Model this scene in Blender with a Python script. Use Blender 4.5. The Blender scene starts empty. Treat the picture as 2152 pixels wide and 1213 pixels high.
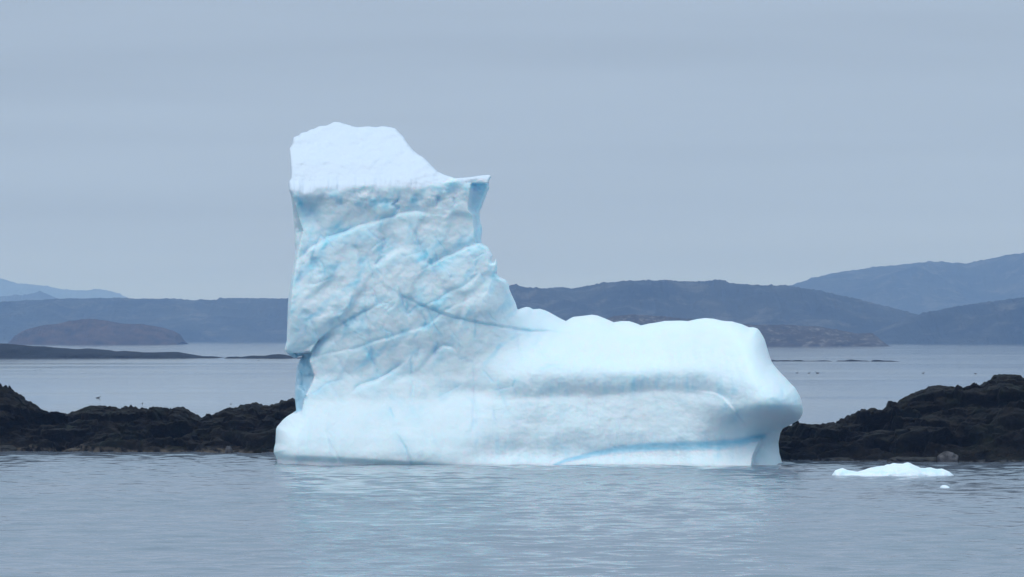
import bpy, math
import numpy as np

# ------------------------------------------------------------------ set-up
sc = bpy.context.scene
COL = sc.collection
rng = np.random.default_rng(11)

F_PX, CU, V0, CAM_H = 10237.0, 1076.0, 706.0, 8.0      # lens in photo pixels, horizon row, eye height
def dist(v):                                           # distance of a waterline seen at row v
    return F_PX * CAM_H / (v - V0)
def wx(u, y): return (u - CU) / F_PX * y
def wz(v, y): return CAM_H - (v - V0) / F_PX * y
def smooth(a, b, x):
    t = np.clip((np.asarray(x, float) - a) / (b - a), 0, 1)
    return t * t * (3 - 2 * t)

# ------------------------------------------------------------------ noise
def _hash(ix, iy, iz, seed):
    h = (ix.astype(np.uint32) * np.uint32(374761393) + iy.astype(np.uint32) * np.uint32(668265263)
         + iz.astype(np.uint32) * np.uint32(2147483647 - 77) + np.uint32((seed * 974711 + 1013) & 0xffffffff))
    h = (h ^ (h >> np.uint32(13))) * np.uint32(1274126177)
    h = (h ^ (h >> np.uint32(16))) * np.uint32(2246822519)
    return h ^ (h >> np.uint32(15))

def gnoise(x, y, z, seed=0):
    x, y, z = np.broadcast_arrays(np.asarray(x, float), np.asarray(y, float), np.asarray(z, float))
    x0, y0, z0 = np.floor(x), np.floor(y), np.floor(z)
    fx, fy, fz = x - x0, y - y0, z - z0
    ix, iy, iz = x0.astype(np.int64), y0.astype(np.int64), z0.astype(np.int64)
    w = lambda t: t * t * t * (t * (t * 6 - 15) + 10)
    ux, uy, uz = w(fx), w(fy), w(fz)
    out = 0.0
    for dx in (0, 1):
        for dy in (0, 1):
            for dz in (0, 1):
                h = _hash(ix + dx, iy + dy, iz + dz, seed)
                gx = ((h & np.uint32(1023)).astype(float) / 511.5 - 1)
                gy = (((h >> np.uint32(10)) & np.uint32(1023)).astype(float) / 511.5 - 1)
                gz = (((h >> np.uint32(20)) & np.uint32(1023)).astype(float) / 511.5 - 1)
                d = gx * (fx - dx) + gy * (fy - dy) + gz * (fz - dz)
                out = out + d * (ux if dx else 1 - ux) * (uy if dy else 1 - uy) * (uz if dz else 1 - uz)
    return out * 1.3

def fbm(x, y, z, octv=4, seed=0, gain=0.5):
    a, s, f = 1.0, 0.0, 1.0
    for o in range(octv):
        s = s + a * gnoise(x * f, y * f, z * f, seed + o * 17)
        a *= gain; f *= 2.03
    return s

def ridged(x, y, z, octv=4, seed=0, gain=0.5):
    a, s, f = 1.0, 0.0, 1.0
    for o in range(octv):
        s = s + a * (1 - 2.2 * np.abs(gnoise(x * f, y * f, z * f, seed + o * 17)))
        a *= gain; f *= 2.07
    return s

def facets(x, y, seed, tilt=1.0, step=0.3, k=14.0):
    """Softly blended tilted planes, one per jittered cell: broken faces of ice or rock."""
    x0, y0 = np.floor(x).astype(np.int64), np.floor(y).astype(np.int64)
    num = 0.0; den = 1e-12
    zz = np.zeros_like(x0)
    for dx in (-1, 0, 1):
        for dy in (-1, 0, 1):
            cx, cy = x0 + dx, y0 + dy
            h = _hash(cx, cy, zz, seed); g = _hash(cx, cy, zz + 5, seed + 3)
            jx = (h & np.uint32(1023)).astype(float) / 1023; jy = ((h >> np.uint32(10)) & np.uint32(1023)).astype(float) / 1023
            a = ((g & np.uint32(1023)).astype(float) / 511.5 - 1) * tilt
            b = (((g >> np.uint32(10)) & np.uint32(1023)).astype(float) / 511.5 - 1) * tilt
            c = (((g >> np.uint32(20)) & np.uint32(1023)).astype(float) / 511.5 - 1) * step
            px, py = x - (cx + jx), y - (cy + jy)
            d = np.sqrt(px * px + py * py)
            wgt = np.exp(-k * d) + 1e-12
            num = num + wgt * (c + a * px + b * py); den = den + wgt
    return num / den

# ------------------------------------------------------------------ object helpers
def put(name, verts, faces, mat=None, parent=None, shade=True, attrs=None):
    """ONE mesh object from numpy vertices (N,3) and a list or (M,4) array of faces."""
    me = bpy.data.meshes.new(name)
    faces = np.asarray(faces)
    n, k = faces.shape
    me.vertices.add(len(verts)); me.vertices.foreach_set('co', np.asarray(verts, np.float32).ravel())
    me.loops.add(n * k); me.loops.foreach_set('vertex_index', faces.astype(np.int32).ravel())
    me.polygons.add(n)
    me.polygons.foreach_set('loop_start', np.arange(0, n * k, k, dtype=np.int32))
    me.polygons.foreach_set('use_smooth', np.full(n, bool(shade)))
    me.update(calc_edges=True); me.validate()
    for an, arr in (attrs or {}).items():
        a = me.attributes.new(an, 'FLOAT', 'POINT'); a.data.foreach_set('value', np.asarray(arr, np.float32))
    if mat: me.materials.append(mat)
    o = bpy.data.objects.new(name, me); COL.objects.link(o)
    if parent: o.parent = parent
    return o

def tag(o, label=None, cat=None, group=None, kind=None):
    for k, v in (('label', label), ('category', cat), ('group', group), ('kind', kind)):
        if v: o[k] = v
    return o

def root(name, loc):
    o = bpy.data.objects.new(name, None); COL.objects.link(o); o.location = loc
    o.empty_display_size = 0.5
    return o

def grid_faces(nu, nt):
    i = np.arange(nu - 1)[:, None]; j = np.arange(nt - 1)[None, :]
    a = i * nt + j
    return np.stack([a, a + nt, a + nt + 1, a + 1], -1).reshape(-1, 4)

# ------------------------------------------------------------------ material helpers
class NT:
    def __init__(self, name):
        self.m = bpy.data.materials.new(name); self.m.use_nodes = True
        self.t = self.m.node_tree; self.t.nodes.clear()
        self.out = self.n('ShaderNodeOutputMaterial')
    def n(self, typ, **kw):
        nd = self.t.nodes.new(typ)
        for k, v in kw.items():
            if k in nd.bl_rna.properties: setattr(nd, k, v)
        return nd
    def l(self, a, b): self.t.links.new(a, b)
    def principled(self, **kw):
        p = self.n('ShaderNodeBsdfPrincipled')
        for k, v in kw.items(): p.inputs[k].default_value = v
        self.l(p.outputs[0], self.out.inputs['Surface']); return p
    def coords(self, scale=(1, 1, 1), rot=(0, 0, 0)):
        tc = self.n('ShaderNodeTexCoord'); mp = self.n('ShaderNodeMapping')
        mp.inputs['Scale'].default_value = scale; mp.inputs['Rotation'].default_value = rot
        self.l(tc.outputs['Object'], mp.inputs['Vector']); return mp.outputs[0]
    def noise(self, vec, scale, detail=4, rough=0.5, dist=0.0):
        t = self.n('ShaderNodeTexNoise'); self.l(vec, t.inputs['Vector'])
        t.inputs['Scale'].default_value = scale; t.inputs['Detail'].default_value = detail
        t.inputs['Roughness'].default_value = rough; t.inputs['Distortion'].default_value = dist
        return t.outputs['Fac']
    def ramp(self, fac, stops):
        r = self.n('ShaderNodeValToRGB'); e = r.color_ramp.elements
        while len(e) < len(stops): e.new(0.5)
        for el, (p, c) in zip(e, stops):
            el.position = p; el.color = (*c, 1) if len(c) == 3 else c
        self.l(fac, r.inputs[0]); return r.outputs[0]
    def mix(self, fac, a, b):
        m = self.n('ShaderNodeMix', data_type='RGBA')
        if isinstance(fac, (int, float)): m.inputs['Factor'].default_value = fac
        else: self.l(fac, m.inputs['Factor'])
        for s, x in (('A', a), ('B', b)):
            k = [i for i in m.inputs if i.name == s and i.type == 'RGBA'][0]
            if isinstance(x, tuple): k.default_value = (*x, 1)
            else: self.l(x, k)
        return [o for o in m.outputs if o.type == 'RGBA'][0]
    def math(self, op, a, b=None):
        m = self.n('ShaderNodeMath', operation=op)
        for i, x in enumerate((a, b)):
            if x is None: continue
            if isinstance(x, (int, float)): m.inputs[i].default_value = x
            else: self.l(x, m.inputs[i])
        return m.outputs[0]
    def bump(self, h, strength, distance, normal=None):
        b = self.n('ShaderNodeBump'); b.inputs['Strength'].default_value = strength
        b.inputs['Distance'].default_value = distance; self.l(h, b.inputs['Height'])
        if normal: self.l(normal, b.inputs['Normal'])
        return b.outputs[0]
    def attr(self, name):
        a = self.n('ShaderNodeAttribute', attribute_name=name); return a.outputs['Fac']

ICE_WHITE, ICE_BLUE = (0.785, 0.888, 0.96), (0.30, 0.70, 0.85)
def ice_material(name, white, deep, bump_m=0.05, rough=0.55, sss=0.25, fine=6.0, thin=0.0):
    k = NT(name); v = k.coords()
    b = k.attr('blue_ice')
    # cloudy mottling where the ice is clearer; its own colour, spread through the mass
    n1 = k.noise(v, 0.9, 5, 0.6, 0.4)
    mott = k.ramp(n1, [(0.42, (0, 0, 0)), (0.75, (1, 1, 1))])
    fac = k.math('ADD', b, k.math('MULTIPLY', mott, 0.06))
    col = k.mix(k.math('MINIMUM', fac, 1.0), white, deep)
    p = k.principled(Roughness=rough, IOR=1.31)
    k.l(col, p.inputs['Base Color'])
    p.inputs['Specular IOR Level'].default_value = 0.35
    p.inputs['Subsurface Weight'].default_value = sss
    p.subsurface_method = 'RANDOM_WALK'
    p.inputs['Subsurface Radius'].default_value = (0.14, 0.85, 1.0)
    p.inputs['Subsurface Scale'].default_value = 0.7
    h = k.math('ADD', k.noise(v, 1.3, 7, 0.62), k.math('MULTIPLY', k.noise(v, fine, 4, 0.65), 0.45))
    nb = k.bump(h, 1.0, bump_m); k.l(nb, p.inputs['Normal'])
    if thin:                                           # a thin layer lets daylight through to the ice it lies on
        tr = k.n('ShaderNodeBsdfTranslucent'); tr.inputs['Color'].default_value = (0.93, 0.97, 0.99, 1); k.l(nb, tr.inputs['Normal'])
        mx = k.n('ShaderNodeMixShader'); mx.inputs[0].default_value = thin
        k.l(p.outputs[0], mx.inputs[1]); k.l(tr.outputs[0], mx.inputs[2]); k.l(mx.outputs[0], k.out.inputs['Surface'])
    return k.m

def rock_material(name, dark, mid, moss, pale, tide_z, scale=1.0):
    k = NT(name); v = k.coords()
    n = k.noise(v, 0.8 * scale, 8, 0.65, 0.3)
    c = k.ramp(n, [(0.35, dark), (0.6, mid), (0.8, tuple(1.8 * x for x in mid))])
    g = k.ramp(k.noise(v, 0.5 * scale, 5, 0.6), [(0.5, (0, 0, 0)), (0.68, (1, 1, 1))])
    c = k.mix(k.math('MULTIPLY', g, 0.7), c, moss)
    sp = k.ramp(k.noise(v, 5.0 * scale, 5, 0.7), [(0.62, (0, 0, 0)), (0.72, (1, 1, 1))])
    c = k.mix(k.math('MULTIPLY', sp, 0.35), c, tuple(x * 1.0 for x in pale))
    geo = k.n('ShaderNodeNewGeometry'); sep = k.n('ShaderNodeSeparateXYZ'); k.l(geo.outputs['Position'], sep.inputs[0])
    zz = k.math('ADD', sep.outputs['Z'], k.math('MULTIPLY', k.math('SUBTRACT', k.noise(v, 0.35 * scale, 4, 0.6), 0.5), tide_z * 3.5))
    tide = k.n('ShaderNodeMapRange'); k.l(zz, tide.inputs['Value'])
    tide.inputs['From Min'].default_value = tide_z; tide.inputs['From Max'].default_value = tide_z * 0.6
    st = k.ramp(k.noise(v, 2.2 * scale, 5, 0.6), [(0.42, dark), (0.6, pale)])
    c = k.mix(tide.outputs[0], c, st)
    p = k.principled(Roughness=0.8); k.l(c, p.inputs['Base Color'])
    p.inputs['Specular IOR Level'].default_value = 0.16
    vo = k.n('ShaderNodeTexVoronoi', feature='DISTANCE_TO_EDGE'); vd = k.n('ShaderNodeVectorMath', operation='ADD')
    nn = k.n('ShaderNodeTexNoise'); nn.inputs['Scale'].default_value = 1.5 * scale; nn.inputs['Detail'].default_value = 4; k.l(v, nn.inputs['Vector'])
    k.l(v, vd.inputs[0]); k.l(nn.outputs['Color'], vd.inputs[1])
    mp2 = k.n('ShaderNodeMapping'); mp2.inputs['Scale'].default_value = (0.8 * scale, 0.8 * scale, 1.9 * scale); mp2.inputs['Rotation'].default_value = (0, 0.2, 0)
    k.l(vd.outputs[0], mp2.inputs['Vector']); k.l(mp2.outputs[0], vo.inputs['Vector']); vo.inputs['Scale'].default_value = 1.0
    joint = k.math('MINIMUM', k.math('MULTIPLY', vo.outputs['Distance'], 5.0), 0.6)
    hh = k.math('ADD', k.math('MULTIPLY', joint, 0.6), k.noise(v, 3.0 * scale, 8, 0.72))
    k.l(k.bump(hh, 1.0, 0.16 / scale), p.inputs['Normal'])
    return k.m

# ------------------------------------------------------------------ iceberg
OUT = [(1640,1060),(1652,1015),(1646,982),(1643,970),(1637.8,952),(1636,931),(1639.6,911.4),(1645,901),(1659,893.7),(1670,888),
 (1678.5,883),(1684,876),(1686.9,868),(1687.4,858),(1686.7,849),(1682.5,836),(1676.8,824.6),(1671,815),(1662.6,807),(1651,794),(1641,784),(1632,774),(1623.6,764),
 (1618,751),(1614.7,739.5),(1611,727),(1607.6,714.7),(1602,704),(1597,696),(1592,690.6),(1583,688),(1574,688),(1560,681.7),(1550,679),(1538.5,675.7),(1527,675),
 (1517,674),(1499.5,670),(1482,668.6),(1464,671),(1446,675),(1430,674),(1397,674.6),(1380,678),(1365,680),(1347,684),(1338,680),(1322,675),
 (1305,675),(1290,677.5),(1280,673),(1265.6,667),(1255,663),(1244,661.5),(1225,664),(1205,666),(1197,670),(1189.4,675),(1181,671),
 (1173.4,667),(1155.7,657),(1145,652),(1134.4,649),(1120,650),(1113,646),(1106,645),(1096,648),(1087.6,651),(1084,638),(1077,623),(1070.6,608),(1069,596.6),
 (1061.8,588),(1055,585),(1048,581.5),(1043.7,575),(1045,562),(1044.7,555),(1041.7,542.7),(1038,551),(1032,551.4),(1035.5,537.6),(1030.5,529),(1025.5,519),
 (1018,515),(1013,512.5),(1011.6,505),(1013,490),(1013,478),(1008,461),(1009,443),(1014,433),(1017,424),(1021.6,413),(1024,404),(1028.7,395.5),(1027,386),
 (1029,376.7),(1033,370.5),(1026.7,368),(1011.6,369),(991.5,372.5),(974,374),(956.4,375),(944,371),(933.8,368),(926,364),(918.8,361),(911,353),(898.7,340),
 (889,331),(878.6,325),(866,314),(856,301.5),(848.5,289),(837,277.6),(832,271),(821,268),(803,265.6),(790.8,268),(773,266),(750.7,268),
 (741,266),(735.6,263.8),(723,260.6),(712,257),(700.5,257),(695.5,260),(685.5,264.6),(670,265.6),(660,271.4),(651.6,273),(645,277.6),
 (632.8,279.6),(627.7,285),(617,289),(614,304),(608,313),(609,320),(611,348),(612,360),(611.4,375.5),(607,383),(607.7,400.6),(611.4,410.6),
 (614.7,433),(617,463),(620,487),(619,511),(621.5,525),(618,552.7),(614,570),(610,595),(606.4,625.5),(605,640.5),(604,675.6),(602.7,716),
 (597.6,736),(603,742),(610,747),(619,753),(626,750),(638,746.5),(634,752),(630,758),(624,772.7),(622.7,790),(620.7,812.8),(620,838),(622.7,863),
 (619,865.5),(602.7,875.5),(594,883),(587.6,890.6),(582,897),(580,903),(578.8,930.7),(576,942),(575,951),(578.8,957),(582,966),(583,977),(582,1000),(575,1060)]
OUT = np.array(OUT, float)

def poly_sdf(U, V, P):
    best = np.full(U.shape, 1e18); bu = np.zeros(U.shape); bv = np.zeros(U.shape)
    inside = np.zeros(U.shape, bool)
    for (x0, y0), (x1, y1) in zip(P, np.roll(P, -1, 0)):
        dx, dy = x1 - x0, y1 - y0
        t = np.clip(((U - x0) * dx + (V - y0) * dy) / (dx * dx + dy * dy + 1e-12), 0, 1)
        qx, qy = x0 + t * dx, y0 + t * dy
        d = (U - qx) ** 2 + (V - qy) ** 2
        m = d < best
        best = np.where(m, d, best); bu = np.where(m, qx, bu); bv = np.where(m, qy, bv)
        c = ((y0 > V) != (y1 > V))
        if dy != 0: inside ^= c & (U < (x1 - x0) * (V - y0) / dy + x0)
    d = np.sqrt(best)
    return np.where(inside, d, -d), bu, bv

def line_dist(U, V, P):
    """distance to an open polyline, which side (+1 below / right of its direction), and how far along (0..1)."""
    P = np.array(P, float); best = np.full(U.shape, 1e18); side = np.zeros(U.shape); along = np.zeros(U.shape)
    seg = np.hypot(*(P[1:] - P[:-1]).T); cum = np.concatenate([[0], np.cumsum(seg)])
    for k in range(len(P) - 1):
        (x0, y0), (x1, y1) = P[k], P[k + 1]; dx, dy = x1 - x0, y1 - y0
        t = np.clip(((U - x0) * dx + (V - y0) * dy) / (seg[k] ** 2), 0, 1)
        d = (U - x0 - t * dx) ** 2 + (V - y0 - t * dy) ** 2
        m = d < best; best = np.where(m, d, best)
        side = np.where(m, np.sign(dx * (V - y0) - dy * (U - x0)), side); along = np.where(m, (cum[k] + t * seg[k]) / cum[-1], along)
    return np.sqrt(best), side, along

TOWER_P = ([240,257,300,340,380,390,400,412,430,445,470,500,560,640,690,740,790,840,880,920,950,962,976,1000,1060],
           [-2.6,-1.8,0.6,2.9,5.0,5.35,5.3,5.24,5.12,5.02,4.9,4.97,5.1,5.3,5.1,4.75,4.7,5.2,6.1,6.9,7.3,7.35,7.3,7.2,4.5])
BODY_P = ([640,660,690,740,770,785,798,814,830,837,843,852,885,905,922,936,946,958,976,990,1060],
          [-0.4,0.6,2.3,4.5,5.75,6.15,6.25,6.13,5.88,5.85,6.03,6.12,6.4,6.58,6.6,6.55,6.5,6.65,7.2,7.2,5.0])
TOE_P = ([640,660,690,730,770,810,840,856,872,890,910,930,950,976,990,1060],
         [-0.4,0.4,1.9,3.6,5.2,6.6,7.1,6.9,6.1,4.3,2.4,1.3,1.5,3.0,3.6,2.6])

def soft_profile(P, sig):
    x = np.arange(180, 1140.0); y = np.interp(x, *P); k = np.exp(-0.5 * (np.arange(-30, 31) / sig) ** 2); k /= k.sum()
    return x, np.convolve(np.pad(y, 30, mode='edge'), k, 'valid')
TOWER_P, BODY_P, TOE_P = soft_profile(TOWER_P, 4.5), soft_profile(BODY_P, 4.5), soft_profile(TOE_P, 9)

# fractures: points, groove depth (m), groove width (px), step across it (m, + = lower/right side stands forward), step reach (px), blue amount
CR = [
 ([(622,548),(655,520),(690,500),(735,485),(775,470),(830,455),(872,446),(905,450)], 0.25, 7, 0.45, 40, 0.35),
 ([(690,500),(720,490),(748,478)], 0.15, 9, 0.1, 20, 0.5),
 ([(905,560),(940,540),(975,525),(1008,511)], 0.45, 12, 0.6, 50, 0.55),
 ([(830,612),(850,625),(890,643),(925,657),(960,668),(1020,680),(1085,690),(1190,699)], 0.2, 5, -0.28, 45, 0.45),
 ([(640,752),(690,744),(740,735),(775,723),(815,710),(850,700),(905,681),(932,656),(1000,622)], 0.16, 4.5, 0.12, 30, 0.35),
 ([(604,742),(640,730),(665,715),(700,690),(740,668),(770,650),(800,632)], 0.22, 9, -0.22, 40, 0.45),
 ([(765,648),(772,690),(779,728),(784,765),(800,800)], 0.28, 7, 0.1, 30, 0.45),
 ([(835,455),(838,470),(848,505)], 0.0, 5, 0.0, 20, 0.0),
 ([(801,480),(804,505),(800,540)], 0.4, 9, 0.1, 30, 0.5),
 ([(735,505),(752,530),(768,560)], 0.2, 8, 0.0, 30, 0.3),
 ([(868,480),(884,515),(897,548),(915,560)], 0.35, 8, -0.15, 35, 0.5),
 ([(812,540),(800,541),(790,560)], 0.25, 5, 0.1, 20, 0.4),
 ([(655,540),(662,560),(672,585)], 0.4, 12, 0.1, 30, 0.5),
 ([(740,826),(756,813),(775,806),(800,796),(830,778),(850,760)], 0.30, 6, 0.3, 30, 0.4),
 ([(910,750),(918,735),(933,727),(950,729),(962,740)], 0.28, 6, 0.25, 22, 0.45),
 ([(834,910),(848,938),(860,968),(875,980)], 0.22, 4.5, -0.15, 25, 0.45),
 ([(688,895),(694,930),(708,962),(722,978)], 0.14, 5, 0.1, 25, 0.25),
 ([(866,760),(868,800),(864,850)], 0.12, 4, 0.0, 20, 0.22),
 ([(990,755),(996,800),(997,850),(994,910)], 0.14, 4.5, 0.05, 20, 0.25),
 ([(1040,790),(1050,830),(1062,860)], 0.10, 4, 0.0, 20, 0.2),
 ([(640,650),(655,690),(668,715)], 0.2, 7, 0.1, 25, 0.25),
 ([(700,640),(712,675),(735,690),(752,660)], 0.25, 9, 0.1, 25, 0.3),
 ([(836,600),(845,640),(860,670)], 0.2, 5, 0.1, 25, 0.35),
 ([(905,640),(935,625),(975,600),(1010,575)], 0.18, 6, 0.15, 30, 0.3),
 ([(870,690),(880,730),(872,760)], 0.15, 7, 0.0, 25, 0.3),
 ([(1085,690),(1090,730),(1100,770)], 0.12, 5, 0.0, 25, 0.25),
 ([(1120,710),(1140,745),(1165,775)], 0.06, 4, 0.0, 25, 0.12),
 ([(700,745),(722,780),(745,800)], 0.12, 6, 0.1, 25, 0.2),
 ([(690,800),(705,830),(725,850)], 0.12, 5, 0.1, 25, 0.2),
 ([(838,418),(830,430),(842,445)], 0.4, 5, 0.2, 15, 0.55),
 ([(925,410),(918,425),(915,436)], 0.45, 5, 0.3, 18, 0.6),
 ([(952,415),(957,432)], 0.3, 4, 0.2, 14, 0.4),
 ([(1470,822),(1500,825),(1520,833),(1535,848),(1550,872),(1574,902)], 0.14, 16, 0.26, 45, 0.15),
 ([(1522,845),(1530,860),(1541,874),(1550,890)], 0.12, 7, 0.0, 25, 0.4),
 ([(1620,835),(1630,850),(1628,862)], 0.1, 5, 0.0, 20, 0.25),
 ([(1595,850),(1600,868)], 0.1, 5, 0.0, 15, 0.2),
 ([(1090,955),(1110,985)], 0.12, 8, 0.1, 30, 0.2),
 ([(1660,828),(1662,850),(1650,872)], 0.15, 8, 0.0, 20, 0.1),
]

def ice_relief(U, V):
    """front distance toward the viewer (m), blue tint (clear ice and painted shade)"""
    wu = U + 10 * fbm(U / 60, V / 60, 0, 3, 5); wv = V + 7 * fbm(U / 60, V / 60, 3, 3, 9)
    # the long groove along the body wanders up and down
    go = np.interp(U, [600, 950, 1100, 1250, 1400, 1500, 1560, 1700], [-10, -6, -2, 4, 14, 6, -10, -10])
    vb = V + go * np.exp(-((V - 820) / 60) ** 2) + 3.0 * fbm(U / 70, V / 90, 7, 3, 4) + 5.0 * fbm(U / 20, V / 60, 5, 3, 6) * np.exp(-((V - 806) / 14) ** 2)
    lip = np.interp(U, [600, 700, 900, 960, 1035], [-14, -6, 3, 8, 14])
    vt = V + lip * np.exp(-((V - 395) / 70) ** 2) + 11 * fbm(U / 32, 0, 1.5, 5, 21, 0.6) * np.exp(-((V - 402) / 22) ** 2)
    T = np.interp(vt, *TOWER_P); B = np.interp(vb, *BODY_P); E = np.interp(V, *TOE_P)
    wb = smooth(960, 1150, U + 0.35 * (V - 780)); we = smooth(1430, 1640, U)
    F = T * (1 - wb) + B * wb
    # groove also runs faintly under the tower
    F = F - 0.35 * (1 - wb) * np.exp(-((V - 822) / 16) ** 2) * smooth(880, 1000, U)
    F = F * (1 - we) + E * we + 6.2 * smooth(1330, 1640, U)
    # melted notch just above the waterline at the left foot
    nl = np.interp(U, [570, 700, 880, 1000], [953, 958, 968, 977])
    F = F - 0.28 * smooth(0, 16, V - nl) * (1 - smooth(880, 1010, U))
    # how broken the face is
    m = smooth(418, 450, V) * (1 - smooth(720, 870, V + 0.12 * (U - 800))) * (1 - smooth(1040, 1180, U))
    lower = smooth(640, 700, V) * (1 - 0.6 * smooth(820, 950, V))
    a = (wu * 0.80 + wv * 0.6) ; b = (-wu * 0.6 + wv * 0.80)
    F = F + m * (facets(a / 62, b / 95, 31, 1.0, 0.30, 13) * 0.33 + facets(wu / 32, wv / 44, 57, 0.9, 0.2, 14) * 0.06 + facets(wu / 13, wv / 15, 58, 0.9, 0.2, 14) * 0.03)
    F = F + (0.05 + 0.02 * m + 0.04 * lower) * fbm(U / 60, V / 55, 2, 3, 77, 0.42) * smooth(395, 430, V)
    F = F + 0.035 * m * fbm(U / 14, V / 14, 4, 2, 90)
    # rolling, gently scalloped lower body, fluted below
    body = wb * smooth(690, 760, V)
    F = F + body * (0.14 * fbm(U / 130, V / 60, 6, 2, 13) + 0.06 * fbm(U / 24, V / 110, 2, 3, 15))
    F = F + 0.07 * gnoise(U / 20, V / 120, 8, 19) * smooth(870, 940, V)
    F = F + body * (0.055 * facets(U / 26, V / 20, 141, 0.8, 0.15, 10) + 0.024 * fbm(U / 11, V / 8, 4, 3, 143))
    F = F + 0.025 * (1 - wb) * smooth(740, 800, V) * (facets(U / 22, V / 20, 145, 0.8, 0.2, 10) + 0.5 * fbm(U / 10, V / 9, 4, 3, 147))
    # snow slope on the tower: wind crust
    snow = 1 - smooth(380, 396, V)
    F = F + snow * (0.26 * fbm(U / 70, V / 40, 12, 3, 41) + 0.09 * fbm(U / 16, V / 9, 2, 4, 43)) * (U < 1100)
    # ragged fringe under the snow lip
    fr = np.exp(-((vt - 418) / 20) ** 2) * (1 - wb) * (V < 480)
    F = F + fr * (0.22 * fbm(U / 34, V / 30, 5, 4, 51))
    blue = 0.0 * U
    blue += 0.75 * fr * smooth(-0.1, 0.5, fbm(U / 30, V / 45, 9, 3, 61))  # shade patches below the lip, put into the ice colour as blue
    # left-hand faces of the tower, set back behind a broken edge
    edge = [(606,398),(613,412),(622,440),(628,462),(636,486),(631,510),(623,540),(619,570),(614,600),(611,640),(607,690),(601,735)]
    d, s, al = line_dist(U, V, edge)
    back = (s > 0) & (V > 398) & (V < 742)
    set_back = np.where(back, 1 - np.exp(-d / 2.5), 0) * 2.4
    F = F - set_back + np.where(back, 0.35 * fbm(U / 9, V / 26, 3, 3, 71), 0)
    # upper left corner: recess below the lip, its blue shade painted into the colour
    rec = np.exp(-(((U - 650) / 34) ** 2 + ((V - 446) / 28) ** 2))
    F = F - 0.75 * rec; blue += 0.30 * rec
    # right-hand strip of the tower under the tip
    edge = [(990,392),(985,415),(983,440),(992,452),(996,480),(998,515)]
    d, s, al = line_dist(U, V, edge)
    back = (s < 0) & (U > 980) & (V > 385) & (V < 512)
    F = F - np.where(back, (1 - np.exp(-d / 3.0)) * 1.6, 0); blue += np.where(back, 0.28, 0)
    # glassy shard wall at the left, below the overhanging block
    edge = [(655,742),(650,760),(660,790),(655,806),(640,835),(634,862),(625,866)]
    d, s, al = line_dist(U, V, edge)
    shard = (s > 0) & (V > 742) & (V < 868) & (U < 668)
    F = F - np.where(shard, 1.6 * (1 - np.exp(-d / 3.0)), 0) + np.where(shard, facets(U / 11, V / 22, 83, 1, 0.5, 12) * 0.5, 0)
    blue += np.where(shard, 0.30 + 0.3 * fbm(U / 10, V / 18, 3, 2, 85), 0)
    # overhang of the big left block
    d, s, al = line_dist(U, V, [(598,738),(625,742),(655,738),(668,716),(700,690)])
    F = F - 0.8 * np.exp(-((d / 16) ** 2)) * (s > 0) * smooth(690, 720, V) + 0.45 * np.exp(-(((U - 628) / 32) ** 2 + ((V - 675) / 60) ** 2))
    # foot crease at the right
    d, s, al = line_dist(U, V, [(1604,915),(1592,940),(1583,962),(1578,1000)])
    near = np.exp(-d / 26) * smooth(915, 950, V)
    F = F + np.where(s > 0, 1.0, -1.0) * near * 1.3 * smooth(0, 2.5, d)
    patchy = 0.35 + 1.1 * smooth(-0.5, 0.7, fbm(U / 28, V / 28, 31, 3, 111))
    for pts, dep, wid, step, reach, bl in CR:
        wd = wid * (0.8 + 0.5 * fbm(U / 20, V / 20, 3, 2, 113)); wd = np.maximum(wd, wid * 0.4)
        d, s, al = line_dist(wu * 0.6 + U * 0.4, wv * 0.6 + V * 0.4, pts)
        taper = np.clip(np.minimum(al, 1 - al) * 6 + 0.15, 0, 1)
        g = np.exp(-(d / wd) ** 2) * taper
        F = F - 0.45 * dep * g * (0.5 + 0.5 * patchy) + 0.30 * step * s * np.exp(-d / reach) * taper * smooth(0, 2.5, d)
        blue += bl * (0.42 * np.exp(-(d / (wd * 3.0)) ** 2) + 0.20 * np.exp(-(d / (wd * 0.4)) ** 2)) * taper * patchy
    # clearer, bluer ice in soft blotches on the broken face, drawn out along the old fracture directions
    bl1 = smooth(0.05, 0.75, fbm(a / 30, b / 75, 5, 4, 201)) + 0.8 * smooth(0.1, 0.8, fbm((wu * 0.75 - wv * 0.65) / 70, (wu * 0.65 + wv * 0.75) / 24, 9, 4, 203))
    blue += 0.42 * m * bl1
    # clear-ice fringes over the low blue layer; along the groove also its painted shade
    fl = smooth(-0.4, 0.7, fbm(U / 15, V / 60, 3, 3, 211)) * smooth(-0.5, 0.5, fbm(U / 70, V / 60, 2, 3, 213))
    blue += 0.50 * body * fl * np.exp(-((V + go - 818) / 22) ** 2)
    blue += 0.32 * fl * smooth(890, 935, V) * (1 - smooth(955, 985, V)) * smooth(820, 1000, U)
    blue += 0.22 * smooth(0.1, 0.7, fbm(U / 50, V / 60, 12, 4, 215)) * smooth(740, 800, V) * (1 - smooth(860, 920, V)) * (1 - smooth(1100, 1300, U))
    # hairline fractures: thin, faint, many
    g = np.random.default_rng(5)
    for _ in range(46):
        u0, v0 = g.uniform(640, 1180), g.uniform(470, 860)
        if v0 < 650 and u0 > 1030: u0 -= 300
        an = g.choice([g.normal(1.45, 0.25), g.normal(-0.45, 0.2), g.normal(0.95, 0.2)]); L = g.uniform(25, 85)
        pts = [(u0 + L * f * math.cos(an) + g.normal(0, 2.5), v0 + L * f * math.sin(an) + g.normal(0, 2.5)) for f in (0, 0.3, 0.6, 1)]
        w0 = (np.abs(U - u0) < 110) & (np.abs(V - v0) < 110)
        if not w0.any(): continue
        d, s, al = line_dist(U[w0], V[w0], pts)
        tp = np.clip(np.minimum(al, 1 - al) * 4, 0, 1); st = g.uniform(0.5, 1)
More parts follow.
